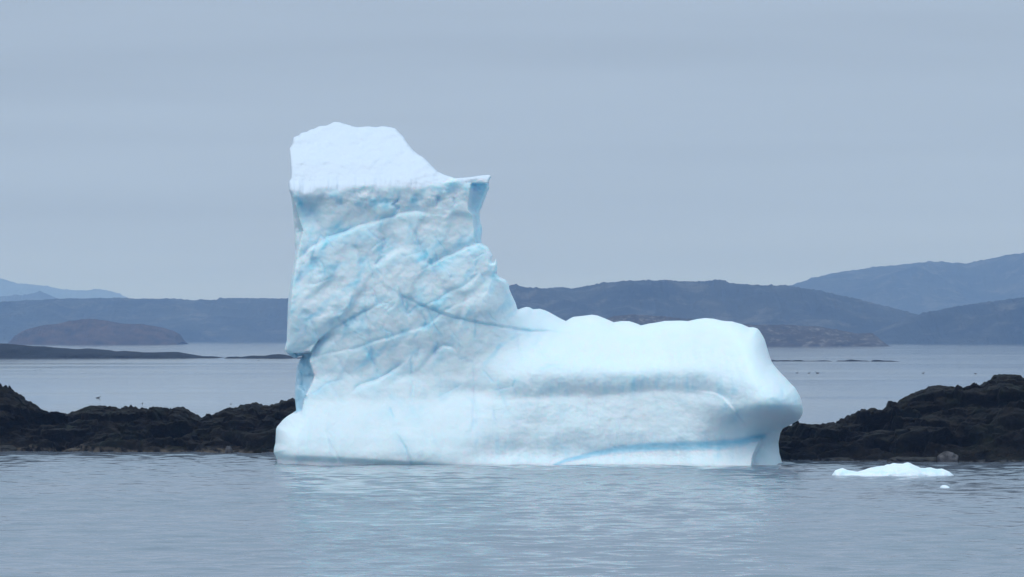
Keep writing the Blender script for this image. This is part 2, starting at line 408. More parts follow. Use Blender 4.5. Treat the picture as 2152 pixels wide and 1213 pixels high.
        blue[w0] += st * (0.26 * np.exp(-(d / 1.9) ** 2) + 0.13 * np.exp(-(d / 9) ** 2)) * tp
        F[w0] -= st * 0.035 * np.exp(-(d / 2.5) ** 2) * tp - 0.02 * s * np.exp(-d / 14) * tp
    blue += 0.22 * np.exp(-(((U - 1602) / 34) ** 2 + ((V - 915) / 26) ** 2))  # undercut shade below the right nose painted in as blue, joining the low band
    # the clear blue layer low on the body
    d, s, al = line_dist(U, V + 1.5 * fbm(U / 40, V / 20, 1, 3, 95), BAND)
    wid = np.interp(al, [0, 0.15, 0.5, 0.85, 1], [2.5, 5, 9, 9, 5])
    band = np.exp(-(d / wid) ** 4)
    blue += 0.13 * np.exp(-(d / 24) ** 2) * (s < 0) * np.clip(al * 5, 0, 1); blue += 0.68 * band * (0.75 + 0.5 * fbm(U / 30, V / 5, 2, 3, 97)); F = F - 0.03 * band
    blue += 0.05 * m * smooth(0.0, 0.7, fbm(U / 45, V / 60, 8, 4, 99))
    return F, np.clip(blue, 0, 0.95), d / wid

BAND = [(1165,978),(1185,970),(1210,963),(1250,953),(1290,946),(1340,941),(1400,938),(1460,937),(1510,936),(1560,929),(1605,917)]

def build_iceberg():
    c = 1.6
    us = np.arange(570, 1694, c); vs = np.arange(250, 1064, c)
    U, V = np.meshgrid(us, vs, indexing='ij')
    sd, bu, bv = poly_sdf(U, V, OUT)
    thr = 0.3 * c
    ds = np.minimum(np.maximum(sd, 0), 90)
    for _ in range(3):
        for ax in (0, 1):
            k = 9; q = np.cumsum(np.pad(ds, [(k + 1, k) if a == ax else (0, 0) for a in (0, 1)], mode='edge'), ax)
            ds = (np.take(q, range(2 * k + 1, q.shape[ax]), ax) - np.take(q, range(0, q.shape[ax] - 2 * k - 1), ax)) / (2 * k + 1)
    dsm = sd + (np.minimum(ds, 90) - sd) * smooth(6, 40, sd)
    ins = sd > thr
    cell = ins[:-1, :-1] | ins[1:, :-1] | ins[:-1, 1:] | ins[1:, 1:]
    ci, cj = np.nonzero(cell)
    nv = len(vs); node = lambda i, j: i * nv + j
    quads = np.stack([node(ci, cj), node(ci, cj + 1), node(ci + 1, cj + 1), node(ci + 1, cj)], -1)
    used = np.unique(quads); remap = np.full(U.size, -1); remap[used] = np.arange(len(used))
    quads = remap[quads]
    u = U.ravel()[used]; v = V.ravel()[used]; d0 = sd.ravel()[used]; d = dsm.ravel()[used]
    snap = d0 <= thr
    u = np.where(snap, bu.ravel()[used], u); v = np.where(snap, bv.ravel()[used], v); d = np.where(snap, 0, d)
    # crinkled, hard rim on the tower, broad rounding on the lower body
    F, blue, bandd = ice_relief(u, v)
    tower = (1 - smooth(720, 800, v)) * (1 - smooth(1060, 1110, u))
    toe = smooth(1500, 1620, u); foot = smooth(860, 900, v) * (1 - smooth(600, 700, u))
    R = 7 * tower + (1 - tower) * (30 + 45 * toe + 16 * foot)
    Tk = 0.8 * tower + (1 - tower) * (1.2 + 3.6 * toe + 2.2 * foot)
    topsnow = (1 - smooth(375, 395, v)) * tower
    R = R * (1 - topsnow) + 5 * topsnow; Tk = Tk * (1 - topsnow) + 0.35 * topsnow
    e = lambda r: np.sqrt(np.clip(1 - (1 - np.clip(d / r, 0, 1)) ** 2, 0, 1))
    yf = 309 - F + Tk * (1 - e(R))
    yf = yf - np.where(snap, 0, 0.0)
    yb = np.maximum(yf + 0.02, 309 - F + Tk + e(70) * (9 + 2.0 * fbm(u / 160, v / 120, 20, 4, 3)) + (1.5 * smooth(300, 420, v) + smooth(700, 950, v) * 2) * e(30))
    pf = np.stack([wx(u, yf), yf, wz(v, yf)], -1); pb = np.stack([wx(u, yb), yb, wz(v, yb)], -1)
    n = len(u)
    bidx = np.where(snap, np.arange(n), -1); inner = np.nonzero(~snap)[0]; bidx[inner] = n + np.arange(len(inner))
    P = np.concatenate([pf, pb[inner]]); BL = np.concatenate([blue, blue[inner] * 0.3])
    qf = quads; qb = bidx[quads][:, ::-1]
    # drop back cells that collapse on the rim
    okb = (qb >= n).any(1); qb = qb[okb]
    Q = np.concatenate([qf, qb])
    # vertex normals of the whole berg, shared by its parts so that no seam shows
    fn = np.cross(P[Q[:, 2]] - P[Q[:, 0]], P[Q[:, 3]] - P[Q[:, 1]])
    N = np.zeros_like(P)
    for k in range(4): np.add.at(N, Q[:, k], fn)
    N /= np.linalg.norm(N, axis=1, keepdims=True) + 1e-12
    fu = u[quads].mean(1); fv = v[quads].mean(1)
    kind = np.zeros(len(Q), int)
    lipv = np.interp(fu, [600, 640, 700, 800, 900, 960, 1000, 1040], [402, 401, 395, 390, 384, 379, 377, 374]) + 2 - 11 * fbm(fu / 32, 0 * fu, 0 * fu + 1.5, 5, 21, 0.6)
    kind[:len(quads)][(fv < lipv) & (fu < 1060)] = 1
    kind[len(quads):][P[qb].mean(1)[:, 2] > 18.2] = 1
    kind[:len(quads)][(np.abs(bandd[quads]).mean(1) < 1.0)] = 2
    d3, s3, _ = line_dist(fu, fv, [(655,742),(650,760),(660,790),(655,806),(640,835),(634,862),(625,866)])
    kind[:len(quads)][(s3 > 0) & (fv > 742) & (fv < 868) & (fu < 668)] = 3
    berg = root('iceberg', (wx(1130, 305), 305, 0))
    tag(berg, 'tall white and pale blue iceberg shaped like a boot, afloat in the bay', 'iceberg')
    off = np.array(berg.location)
    snow = ice_material('snow_crust', (0.86, 0.90, 0.965), (0.55, 0.80, 0.92), 0.05, 0.7, 0.0, 8, 0.3)
    ice = ice_material('glacier_ice', ICE_WHITE, ICE_BLUE, 0.032, 0.5, 0.7)
    clear = ice_material('clear_blue_ice', ICE_WHITE, (0.28, 0.73, 0.91), 0.03, 0.35, 0.0, 6.0, 0.3)
    for kk, (nm, mt) in enumerate((('ice_body', ice), ('snow_cap', snow), ('blue_ice_band', clear), ('shard_wall', clear))):
        q = Q if kk == 0 else Q[kind == kk]          # the body is whole; the other parts are thin layers lying on it
        idx = np.unique(q); rm = np.full(len(P), -1); rm[idx] = np.arange(len(idx))
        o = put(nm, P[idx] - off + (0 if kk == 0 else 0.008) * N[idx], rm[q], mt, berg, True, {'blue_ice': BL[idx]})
        if len(o.data.vertices) == len(idx):
            o.data.normals_split_custom_set_from_vertices(N[idx].tolist())
    bpy.data.objects['snow_cap']['label'] = 'smooth white snow slope on top of the tower'
    bpy.data.objects['blue_ice_band']['label'] = 'bright blue band of clear ice low on the side'
    bpy.data.objects['shard_wall']['label'] = 'glassy broken ice under the overhanging left block'
build_iceberg()

# ------------------------------------------------------------------ drifting ice
def floe(name, outline_u, top_v, base_v, depth, label, cat, seed, sink=0.06):
    """A low lump of ice: a crest line seen from the front, rounded front and back."""
    y0 = dist(base_v); nu, nt = 260, 90
    uu = np.linspace(outline_u[0], outline_u[-1], nu); tv = np.interp(uu, outline_u, top_v)
    zc = np.maximum((base_v - tv) / F_PX * y0, 0.0)
    t = np.linspace(-1, 1, nt)
    X = np.repeat(wx(uu, y0)[:, None], nt, 1)
    s = np.clip((uu - uu[0]) / (uu[-1] - uu[0]), 0, 1); half = depth * np.sqrt(np.clip(1 - (2 * s - 1) ** 2, 0.01, 1)) * (0.8 + 0.25 * fbm(uu / 60, 0, 0, 3, seed))
    Y = y0 + depth * 0.8 + half[:, None] * t[None, :]
    prof = np.clip(1 - np.abs(t) ** 2.6, 0, 1) ** 0.6
    Z = zc[:, None] * prof[None, :] * (0.82 + 0.18 * np.exp(-((t - 0.1) / 0.3) ** 2))[None, :]
    Z = Z + zc[:, None] * (0.06 * fbm(X * 1.6, Y * 1.6, 0, 4, seed + 3) + 0.05 * facets(X * 1.8, Y * 1.8, seed + 6, 1, 0.5, 18)) * (1 - np.abs(t)[None, :] ** 4)
    Z = Z - sink
    Y = Y + 0.12 * fbm(X * 2, Z * 4, Y, 3, seed + 9)
    P = np.stack([X, Y, Z], -1).reshape(-1, 3)
    c = np.array([wx((uu[0] + uu[-1]) / 2, y0), y0 + depth * 0.8, 0])
    bl = np.clip(0.25 * smooth(0.0, 0.6, fbm(P[:, 0] * .8, P[:, 1] * .8, P[:, 2] * 2, 3, seed + 20)), 0, 1)
    m = ice_material(name + '_ice', (0.80, 0.89, 0.955), ICE_BLUE, 0.02, 0.6, 0.2, 9)
    o = put(name, P - c, grid_faces(nu, nt), m, None, True, {'blue_ice': bl}); o.location = c
    return tag(o, label, cat)
floe('ice_floe', [1752,1760,1776,1790,1808,1822,1834,1848,1862,1872,1884,1896,1908,1916,1924,1936,1950,1962,1974,1988,2001,2012],
     [1000,988,984,989,991,988,984,980,979,977,974,975.5,973,973,976,980,983,983,986,985,991,1000], 1001.5, 2.4,
     'low flat white ice floe drifting in front of the right dark islet', 'ice floe', 200)
floe('ice_chunk', [1978,1983,1989,1994,1999], [1025,1021,1020.5,1022,1025.5], 1026, 0.9,
     'tiny white lump of ice floating just below the long low floe', 'ice chunk', 260, 0.0)

# ------------------------------------------------------------------ dark rocky islets
def islet(name, prof, base, depth, seed, mat, label, res=0.075, amp=1.0):
    """A rocky ridge: its crest follows prof (photo columns and rows); faces fall to the water in front and behind."""
    pu, pv = np.array(prof, float).T
    y0 = np.mean([dist(b) for b in base[1]]); yr = y0 + depth * 0.55
    x0, x1 = wx(pu[0], yr), wx(pu[-1], yr)
    nu = int((x1 - x0) / res); nt = int(depth * 1.3 / res)
    uu = np.linspace(pu[0], pu[-1], nu); zc = wz(np.interp(uu, pu, pv), yr)
    zc = zc + np.minimum(zc, 1) * (0.09 * (ridged(uu / 11, 0, 0, 4, seed + 8, 0.6) - 0.6) + 0.10 * facets(uu / 16, 0 * uu, seed + 9, 1.2, 0.6, 20))
    yb = dist(np.interp(uu, base[0], base[1]))
    t = np.linspace(0, 1, nt)
    X = np.repeat(wx(uu, yr)[:, None], nt, 1)
    tr = 0.62
    Y = np.where(t[None, :] < tr, yb[:, None] + (yr - yb[:, None]) * (t[None, :] / tr), yr + depth * 0.6 * (t[None, :] - tr) / (1 - tr))
    tf = np.clip(t / tr, 0, 1); tb = np.clip((t - tr) / (1 - tr), 0, 1)
    warp = 0.16 * fbm(X / 2.5, Y / 2.5, 0, 3, seed)
    q = np.clip(tf[None, :] + warp * (tf * (1 - tf) * 4)[None, :], 0, 1)
    shape = np.where(t[None, :] < tr, 0.20 * smooth(0, 0.10, q) + 0.80 * q ** 0.85, (1 - tb[None, :] ** 1.6))
    Z = zc[:, None] * shape
    away = np.minimum(1, np.abs(t - tr) / 0.14)[None, :] * 0.8 + 0.2
    foot = smooth(0, 0.06, t)[None, :] * (1 - smooth(0.95, 1, t))[None, :]
    n1 = 1.3 * fbm(X / 2.6, Y / 1.8, Z / 1.6, 4, seed + 1, 0.5)
    wxn = X + 0.5 * fbm(X / 1.5, Y / 1.5, Z, 3, 3); wzn = Z * 1.6 + Y * 0.6 + 0.12 * wxn + 0.3 * fbm(X / 1.2, Y, Z, 3, 5)
    n2 = facets(wxn / 3.6, wzn / 1.9, seed + 2, 1, 0.9, 34)
    n3 = facets(wxn / 0.9, wzn / 0.55, seed + 4, 1, 0.9, 34)
    size = np.minimum(1, zc[:, None] / 1.8)
    disp = (0.20 * n1 + 0.78 * n2 + 0.26 * n3) * away * foot * size * amp
    Z = Z + disp * 0.65
    Y = Y - disp * 1.1
    Z = Z - 0.12 * (1 - foot)
    P = np.stack([X, Y, Z], -1).reshape(-1, 3)
    c = np.array([(x0 + x1) / 2, yr, 0])
    o = put(name, P - c, grid_faces(nu, nt), mat, None, True); o.location = c
    return tag(o, label, 'rocky islet')
DARK = rock_material('dark_rock', (0.003, 0.003, 0.003), (0.019, 0.0155, 0.011), (0.012, 0.0165, 0.008), (0.095, 0.08, 0.064), 0.36)
DARK2 = rock_material('dark_wet_rock', (0.003, 0.003, 0.003), (0.019, 0.0155, 0.011), (0.012, 0.0165, 0.008), (0.07, 0.072, 0.075), 0.14)
islet('rocky_islet', [(-330,905),(-240,850),(-120,815),(-40,806),(0,810),(18,813),(26,817),(40,829),(50,835),(53,842),(70,850),(90,864),(112,869),(136,875),
      (144,876),(152,869),(172,863),(178,859),(192,855),(210,855),(245,856),(255,859),(262,856),(275,855),(279,858),(300,856),(316,860),(322,857),(335,856),(347,859),
      (349,856),(353,860),(361,861),(366,857),(380,856),(392,858),(402,866),(415,871),(421,878),(424,880),(432,875),(446,872),(452,873),(467,867),(478,861),
      (500,857),(508,853),(522,851),(552,851),(560,854),(566,852),(575,854),(585,848),(600,841),(620,837),(660,838),(700,858),(760,900),(800,945)],
      ([-400,0,150,320,470,640,900],[946,948,949.5,951,952,953,954]), 13, 300, DARK, 'dark humped rocky islet left of the iceberg with pale stone along its waterline')
islet('rocky_islet', [(1560,962),(1600,930),(1637,905),(1650,901),(1665,898),(1680,894),(1700,892.5),(1725,893),(1738,888),(1752,886),(1765,882),(1775,883),(1784,875),(1795,876),
      (1810,867),(1820,866),(1824,871),(1832,864),(1841,864),(1848,870),(1856,868),(1864,862),(1864,850),(1874,845),(1886,847),(1897,841),(1910,836),(1925,829),(1942,823),
      (1958,817),(1975,814.5),(2005,814),(2018,817),(2045,813),(2060,812),(2075,803),(2090,793),(2108,789),(2125,789),(2152,792),(2200,800),(2300,840),(2420,900),(2500,960)],
      ([1500,1640,1800,2000,2152,2500],[967,968,969.5,971,972.5,974]), 14, 410, DARK2, 'dark rocky islet rising to the right of the iceberg, behind the low floe')

def boulder(name, u0, u1, v0, base, depth, seed, mat, label, sink=0.1):
    nu, nv = 60, 36
    y = dist(base); w = (u1 - u0) / F_PX * y / 2; h = (base - v0) / F_PX * y
    th = np.linspace(0, 2 * np.pi, nu + 1)[:-1]; ph = np.linspace(-0.5, np.pi / 2, nv)
    T, Ph = np.meshgrid(th, ph, indexing='ij')
    sx, sy, sz = np.cos(Ph) * np.cos(T), np.cos(Ph) * np.sin(T), np.sin(Ph)
    se = lambda a: np.sign(a) * np.abs(a) ** 0.72
    r = 1 + 0.22 * fbm(sx * 1.4, sy * 1.4, sz * 1.4, 4, seed) + 0.15 * facets(sx * 2 + sy, sz * 2 - sy, seed + 2, 1, 0.5, 10)
    P = np.stack([se(sx) * w * r, se(sy) * depth * r, se(sz) * h * r], -1).reshape(-1, 3)
    i = np.arange(nu)[:, None]; j = np.arange(nv - 1)[None, :]; i2 = (i + 1) % nu
    Q = np.stack([i * nv + j, i2 * nv + j, i2 * nv + j + 1, i * nv + j + 1], -1).reshape(-1, 4)
    o = put(name, P, Q, mat, None, True); o.location = (wx((u0 + u1) / 2, y), y + depth * 0.4, 0)
    return tag(o, label, 'boulder')
PALE = rock_material('pale_rock', (0.05, 0.05, 0.055), (0.12, 0.115, 0.12), (0.08, 0.08, 0.08), (0.2, 0.19, 0.18), 0.05, 2.0)
GREY = rock_material('grey_rock', (0.02, 0.021, 0.022), (0.06, 0.058, 0.055), (0.035, 0.036, 0.03), (0.13, 0.13, 0.13), 0.05, 2.0)
boulder('boulder', 1972, 2014, 951, 972, 0.9, 500, PALE, 'pale grey boulder at the water edge of the right islet')
boulder('boulder', 1868, 1984, 961, 971.5, 0.9, 520, GREY, 'long low grey slab of rock beside the pale boulder on the right islet')
boulder('boulder', 1735, 1792, 962, 970, 0.6, 540, GREY, 'low grey shore rock between the iceberg foot and the ice floe')
boulder('boulder', 473, 488, 940, 952.5, 0.5, 560, PALE, 'small square pale stone at the foot of the left islet')
boulder('boulder', -10, 34, 937, 949, 0.8, 580, GREY, 'grey shore rock at the far left end of the left islet waterline')

# ------------------------------------------------------------------ low reefs farther out
REEF = rock_material('reef_rock', (0.004, 0.004, 0.005), (0.010, 0.009, 0.008), (0.007, 0.009, 0.006), (0.03, 0.028, 0.025), 0.1, 0.3)
def reef(name, prof, base, depth, label, seed):
    pu, pv = np.array(prof, float).T; y0 = dist(base); yr = y0 + depth * 0.4
    nu, nt = 420, 26
    uu = np.linspace(pu[0], pu[-1], nu); zc = np.maximum(wz(np.interp(uu, pu, pv), yr), -0.3)
    t = np.linspace(0, 1, nt); X = np.repeat(wx(uu, yr)[:, None], nt, 1); Y = np.repeat((y0 + depth * t)[None, :], nu, 0)
    prof_t = np.where(t < 0.4, smooth(0, 1, t / 0.4) ** 0.55, 1 - ((t - 0.4) / 0.6) ** 2)
    Z = zc[:, None] * prof_t[None, :]
    Z = Z + np.maximum(zc, 0.1)[:, None] * (0.28 * (ridged(X / 16, Y / 16, 0, 4, seed) - 1) * np.clip(prof_t, 0, 1)[None, :]) * (0.3 + np.abs(t - 0.4))[None, :] - 0.25 * (1 - smooth(0, 0.12, t) * (1 - smooth(0.85, 1, t)))[None, :]
    Y = Y + depth * 0.12 * fbm(X / 20, Y / 20, 0, 3, seed + 5)
    P = np.stack([X, Y, Z], -1).reshape(-1, 3); c = np.array([X.mean(), yr, 0])
    o = put(name, P - c, grid_faces(nu, nt), REEF, None, True); o.location = c
    return tag(o, label, 'reef')
reef('low_reef', [(-420,735),(-250,722),(-80,720),(0,723),(40,726),(100,730),(140,732),(160,734),(180,733),(220,736),(240,739),(260,738),(300,741),(320,741),(345,740),(370,740),(395,744),
      (410,747),(425,749),(440,749),(452,750),(458,751),(466,753)], 753, 60, 'long low dark reef reaching in from the left below the far hills', 600)
reef('low_reef', [(474,753),(480,750),(498,749.5),(503,752),(510,750),(530,747.5),(555,748),(570,745),(585,744.5),(600,746),(612,749),(620,752),(640,750),(670,747),(700,749),(725,754)], 753.5, 50,
     'short dark reef running behind the left edge of the iceberg', 620)
reef('low_reef', [(1560,760),(1600,757),(1622,756.5),(1632,757.5),(1658,757),(1664,758.5),(1672,757),(1684,757),(1690,758.5),(1715,758.5),(1730,757.5),(1745,758.5),(1752,760)], 759.6, 18,
     'thin dark line of rocks touching the right edge of the iceberg', 640)
reef('low_reef', [(1758,760),(1762,758),(1775,758),(1790,755.5),(1800,757),(1815,758),(1822,758),(1832,760)], 759.6, 14, 'thin low rocks with a small hump, middle of the awash line', 660)
reef('low_reef', [(1832,760),(1835,757),(1845,756.5),(1860,758),(1872,757.8),(1888,759.6),(1896,760.3)], 760, 14, 'thin dark rocks at the right end of the awash line', 680)

# ------------------------------------------------------------------ seabirds on the water
def bird_mesh():
    """One continuous body: blunt tail, full breast, raised neck and head with a wedge bill (0.6 m long)."""
    st = [(-0.34,0.10,0.015,0.01),(-0.30,0.09,0.06,0.03),(-0.20,0.075,0.11,0.07),(-0.05,0.07,0.14,0.10),(0.10,0.075,0.135,0.11),(0.20,0.11,0.10,0.10),
          (0.245,0.19,0.055,0.065),(0.265,0.26,0.048,0.052),(0.295,0.295,0.052,0.052),(0.335,0.295,0.044,0.042),(0.365,0.285,0.024,0.022),(0.42,0.272,0.012,0.008)]
    n = 12; P = []
    for x, z, w, h in st:
        for k in range(n):
            a = 2 * math.pi * k / n; P.append((x, w * math.cos(a), z + h * math.sin(a)))
    Q = [(i * n + k, i * n + (k + 1) % n, (i + 1) * n + (k + 1) % n, (i + 1) * n + k) for i in range(len(st) - 1) for k in range(n)]
    return np.array(P), Q
_bk = NT('dark_plumage'); _c = _bk.mix(_bk.noise(_bk.coords(), 9, 3), (0.010, 0.009, 0.008), (0.035, 0.028, 0.022))
_p = _bk.principled(Roughness=0.75); _bk.l(_c, _p.inputs['Base Color'])
bp, bq = bird_mesh()
bird0 = None
def bird(u, v, s, rz, label):
    global bird0
    if bird0 is None: o = bird0 = put('seabird', bp, bq, _bk.m, None, True)
    else: o = bird0.copy(); COL.objects.link(o)
    y = dist(v); o.location = (wx(u, y), y, -0.02); o.rotation_euler = (0, 0, rz); o.scale = (s,) * 3
    return tag(o, label, 'seabird', 'dark seabirds resting on the bay')
bird(1675, 784.5, 0.9, 0.2, 'dark seabird nearest the iceberg of the three sitting in a row')
bird(1700, 785, 0.9, 0.1, 'dark seabird in the middle of the three sitting in a row')
bird(1718, 785, 1.25, 3.1, 'dark seabird farthest from the iceberg of the three in a row')
bird(1940, 785, 1.0, 0.3, 'dark seabird alone on open water, above the crest of the right islet')
bird(2050, 786, 1.0, 3.0, 'dark seabird alone at the far right, nearest the frame edge')
bird(206, 837, 0.9, 0.1, 'dark seabird swimming over the left islet, with a faint wake')
bird(299, 848.5, 0.55, 1.4, 'tiny dark seabird close above the middle hump of the left islet')
bird(73, 779, 0.7, 0.6, 'dark seabird at the far left, below the long reef')
bird(84, 778, 0.6, 0.2, 'small dark seabird just right of its far left neighbour')
bird(485, 849.5, 0.4, 1.0, 'tiny dark seabird in the dip of the left islet, nearest the iceberg')
bird(543, 758.5, 1.0, 0.0, 'dark seabird just below the short reef beside the iceberg')

# ------------------------------------------------------------------ hills
def hill_material(name, a, b, scale, pale=None):
    k = NT(name); v = k.coords()
    c = k.ramp(k.noise(v, 0.012 * scale, 9, 0.65), [(0.32, a), (0.68, b)])
    if pale:
        m = k.ramp(k.noise(v, 0.022 * scale, 7, 0.7, 0.5), [(0.52, (0, 0, 0)), (0.66, (1, 1, 1))])
        c = k.mix(k.math('MULTIPLY', m, 0.8), c, pale)
    p = k.principled(Roughness=0.95); k.l(c, p.inputs['Base Color']); p.inputs['Specular IOR Level'].default_value = 0.1
    k.l(k.bump(k.noise(v, 0.05 * scale, 8, 0.7), 1.0, 9 / scale), p.inputs['Normal'])
    return k.m
def hill(name, prof, y0, depth, mat, seed, rough=1.0, label=None, cat=None, kind='structure', nu=620, nt=60):
    pu, pv = np.array(prof, float).T; yr = y0 + depth * 0.5
    uu = np.linspace(pu[0], pu[-1], nu); zc = np.maximum(wz(np.interp(uu, pu, pv), yr), -2)
    zc = zc + rough * 0.013 * (yr / 1000) * np.interp(np.abs(fbm(uu / 14, 0, 0, 4, seed)), [0, 1], [0, 60]) * 0.6
    t = np.linspace(0, 1, nt); X = np.repeat(wx(uu, yr)[:, None], nt, 1); Y = np.repeat((y0 + depth * t)[None, :], nu, 0)
    pt = np.where(t < 0.5, np.sin(np.clip(t / 0.5, 0, 1) * np.pi / 2) ** 0.9, np.cos((t - 0.5) / 0.5 * np.pi / 2) ** 0.8)
    gul = ridged(X / (depth * 0.16), Y / (depth * 0.2), 0, 5, seed) - 1.1
    Z = zc[:, None] * pt[None, :] + zc[:, None] * 0.28 * gul * np.minimum(np.abs(t - 0.5) * 3.5, 1)[None, :] * np.sin(np.pi * t)[None, :]
    Z = Z - 3 * (1 - smooth(0, 0.03, t) * (1 - smooth(0.97, 1, t)))[None, :]
    P = np.stack([X, Y, Z], -1).reshape(-1, 3); c = np.array([X.mean(), yr, 0])
    o = put(name, P - c, grid_faces(nu, nt), mat, None, True); o.location = c
    return tag(o, label, cat, None, kind)
WOOD = hill_material('wooded_slope', (0.006, 0.011, 0.012), (0.046, 0.050, 0.042), 1.0, (0.12, 0.11, 0.09))
BARE = hill_material('bare_slope', (0.012, 0.012, 0.009), (0.105, 0.064, 0.040), 5.0)
ROCKY = hill_material('rocky_slope', (0.020, 0.018, 0.014), (0.075, 0.058, 0.044), 6.0, (0.24, 0.22, 0.20))
hill('hill', [(-420,640),(-200,634),(0,637),(50,633),(100,630),(150,628),(230,629),(300,631),(360,630),(400,633),(430,632),(462,634),(466,630),(500,629),(560,629),(600,630),
      (680,626),(800,628),(900,632),(1000,640),(1100,660),(1180,700)], dist(718.5), 900, WOOD, 701)
hill('hill', [(780,690),(860,650),(940,622),(1000,612),(1050,604),(1085,603),(1110,607),(1200,608),(1250,600),(1300,594),(1345,590),(1400,591),(1460,594),(1490,594),(1508,590),(1530,596),(1600,602),
      (1655,604),(1700,611),(1760,624),(1830,640),(1900,657),(1935,666),(1990,690),(2060,712)], dist(721.8), 700, WOOD, 721)
hill('hill', [(1780,722),(1830,700),(1900,672),(1940,660),(1990,650),(2060,638),(2152,626),(2250,612),(2400,606),(2560,640),(2700,690)], dist(722.4), 500, WOOD, 741)
hill('hill', [(1380,690),(1500,640),(1600,612),(1655,603),(1700,589),(1750,577),(1800,570),(1860,562),(1930,556),(1980,554),(2020,556),(2060,550),(2100,541),(2152,533),(2230,520),(2350,515),(2500,540),(2650,590)],
     8200, 1500, WOOD, 761, 0.7)
hill('hill', [(-500,600),(-300,578),(-150,580),(-60,585),(0,588),(20,592),(30,597),(60,600),(90,602),(110,606),(140,611),(180,612),(205,609),(220,612),(245,618),(262,628),(290,650),(330,690)],
     16500, 1500, WOOD, 781, 0.6)
hill('hill', [(-400,640),(-200,632),(-50,627),(0,624),(50,621),(75,618),(88,615),(105,620),(125,630),(150,650),(180,690)], 11000, 900, WOOD, 791, 0.6)
hill('island', [(30,719),(40,702),(60,692),(75,688),(100,683),(120,682),(150,675),(180,672),(200,671),(225,675),(260,681),(300,682),(335,688),(360,695),(376,703),(384,719)], dist(724), 170, BARE, 801, 0.35,
     'low brown wooded island in front of the left far shore', 'island', None, 300, 40)
hill('island', [(1180,715),(1240,680),(1290,665),(1330,662),(1400,666),(1460,672),(1520,678),(1590,684),(1640,682),(1680,685),(1720,687),(1750,692),(1780,698),(1800,702),(1830,700),(1842,709),(1856,724)], dist(728), 150, ROCKY, 821, 0.3,
     'low rocky grey island emerging from behind the iceberg toe', 'island', None, 400, 40)

# ------------------------------------------------------------------ water
def water_material():
    k = NT('sea_water'); p = k.principled(Roughness=0.08, IOR=1.333)
    p.inputs['Base Color'].default_value = (0.155, 0.182, 0.224, 1)
    v1 = k.coords((0.42, 1.0, 1.0), (0, 0, math.radians(6)))
    v2 = k.coords((0.30, 1.0, 1.0), (0, 0, math.radians(-9)))
    rp = k.noise(v2, 1.7, 4, 0.6, 0.6); fi = k.noise(v1, 5.0, 3, 0.6)
    h = k.math('ADD', k.math('MULTIPLY', rp, 0.02), k.math('MULTIPLY', fi, 0.004))
    k.l(k.bump(h, 1.0, 1.0), p.inputs['Normal'])
    rg = k.n('ShaderNodeMapRange'); k.l(k.noise(k.coords((0.006, 0.014, 1)), 1.0, 5, 0.6, 0.5), rg.inputs['Value'])
    rg.inputs['From Min'].default_value = 0.35; rg.inputs['From Max'].default_value = 0.65; rg.inputs['To Min'].default_value = 0.03; rg.inputs['To Max'].default_value = 0.09
    k.l(rg.outputs[0], p.inputs['Roughness'])
    return k.m
def build_water():
    """One sheet to the horizon: fine ripples modelled where the bay lies open to the viewer, coarse cells beyond."""
    def axis(lo, hi, step, far_lo, far_hi):
        mid = np.arange(lo, hi + step, step); g = step * 1.5 ** np.arange(1, 60)
        up = hi + np.cumsum(g); dn = lo - np.cumsum(g)
        return np.concatenate([[far_lo], dn[dn > far_lo][::-1], mid, up[up < far_hi], [far_hi]])
    xs = axis(-46, 46, 0.22, -30000, 30000); ys = axis(140, 345, 0.13, -300, 40000)
    X, Y = np.meshgrid(xs, ys, indexing='ij')
    m = smooth(-60, -42, X) * (1 - smooth(42, 60, X)) * smooth(120, 150, Y) * (1 - smooth(335, 360, Y))
    sel = m > 0; x = X[sel]; y = Y[sel]
    a = x * 0.30 + y * 0.10; b = y - x * 0.08; a2 = x * 0.22 - y * 0.07; b2 = y + x * 0.12
    z = 0.09 * gnoise(a / 0.9, b / 2.1, 0, 901) + 0.075 * gnoise(a2 / 0.55, b2 / 1.05, 3, 903) + 0.016 * gnoise(a / 0.32, b / 0.75, 5, 905)
    z = z - 0.035 + 0.08 * (1 - np.abs(gnoise(a / 0.75, b / 1.6, 9, 911))) ** 3
    ruff = 0.75 + 0.5 * gnoise(x / 30, y / 22, 0, 907)
    Z = np.zeros_like(X); Z[sel] = z * ruff * m[sel]
    put('water', np.stack([X, Y, Z], -1).reshape(-1, 3), grid_faces(len(xs), len(ys)), water_material(), None, True)
    tag(bpy.data.objects['water'], None, None, None, 'structure')
build_water()

# ------------------------------------------------------------------ haze
hz = NT('sea_haze'); vp = hz.n('ShaderNodeVolumePrincipled')
vp.inputs['Color'].default_value = (0.37, 0.57, 1.0, 1); vp.inputs['Density'].default_value = 1.12e-4
vp.inputs['Absorption Color'].default_value = (1, 1, 1, 1)
vp.inputs['Anisotropy'].default_value = 0.0
hz.l(vp.outputs[0], hz.out.inputs['Volume'])
bx0, bx1, by0, by1, bz0, bz1 = -9000, 9000, -60, 19500, -4, 210
hv = np.array([(x, y, z) for x in (bx0, bx1) for y in (by0, by1) for z in (bz0, bz1)], float)
put('haze', hv, [(0,1,3,2),(4,6,7,5),(0,4,5,1),(2,3,7,6),(0,2,6,4),(1,5,7,3)], hz.m, None, False)
tag(bpy.data.objects['haze'], None, None, None, 'stuff')

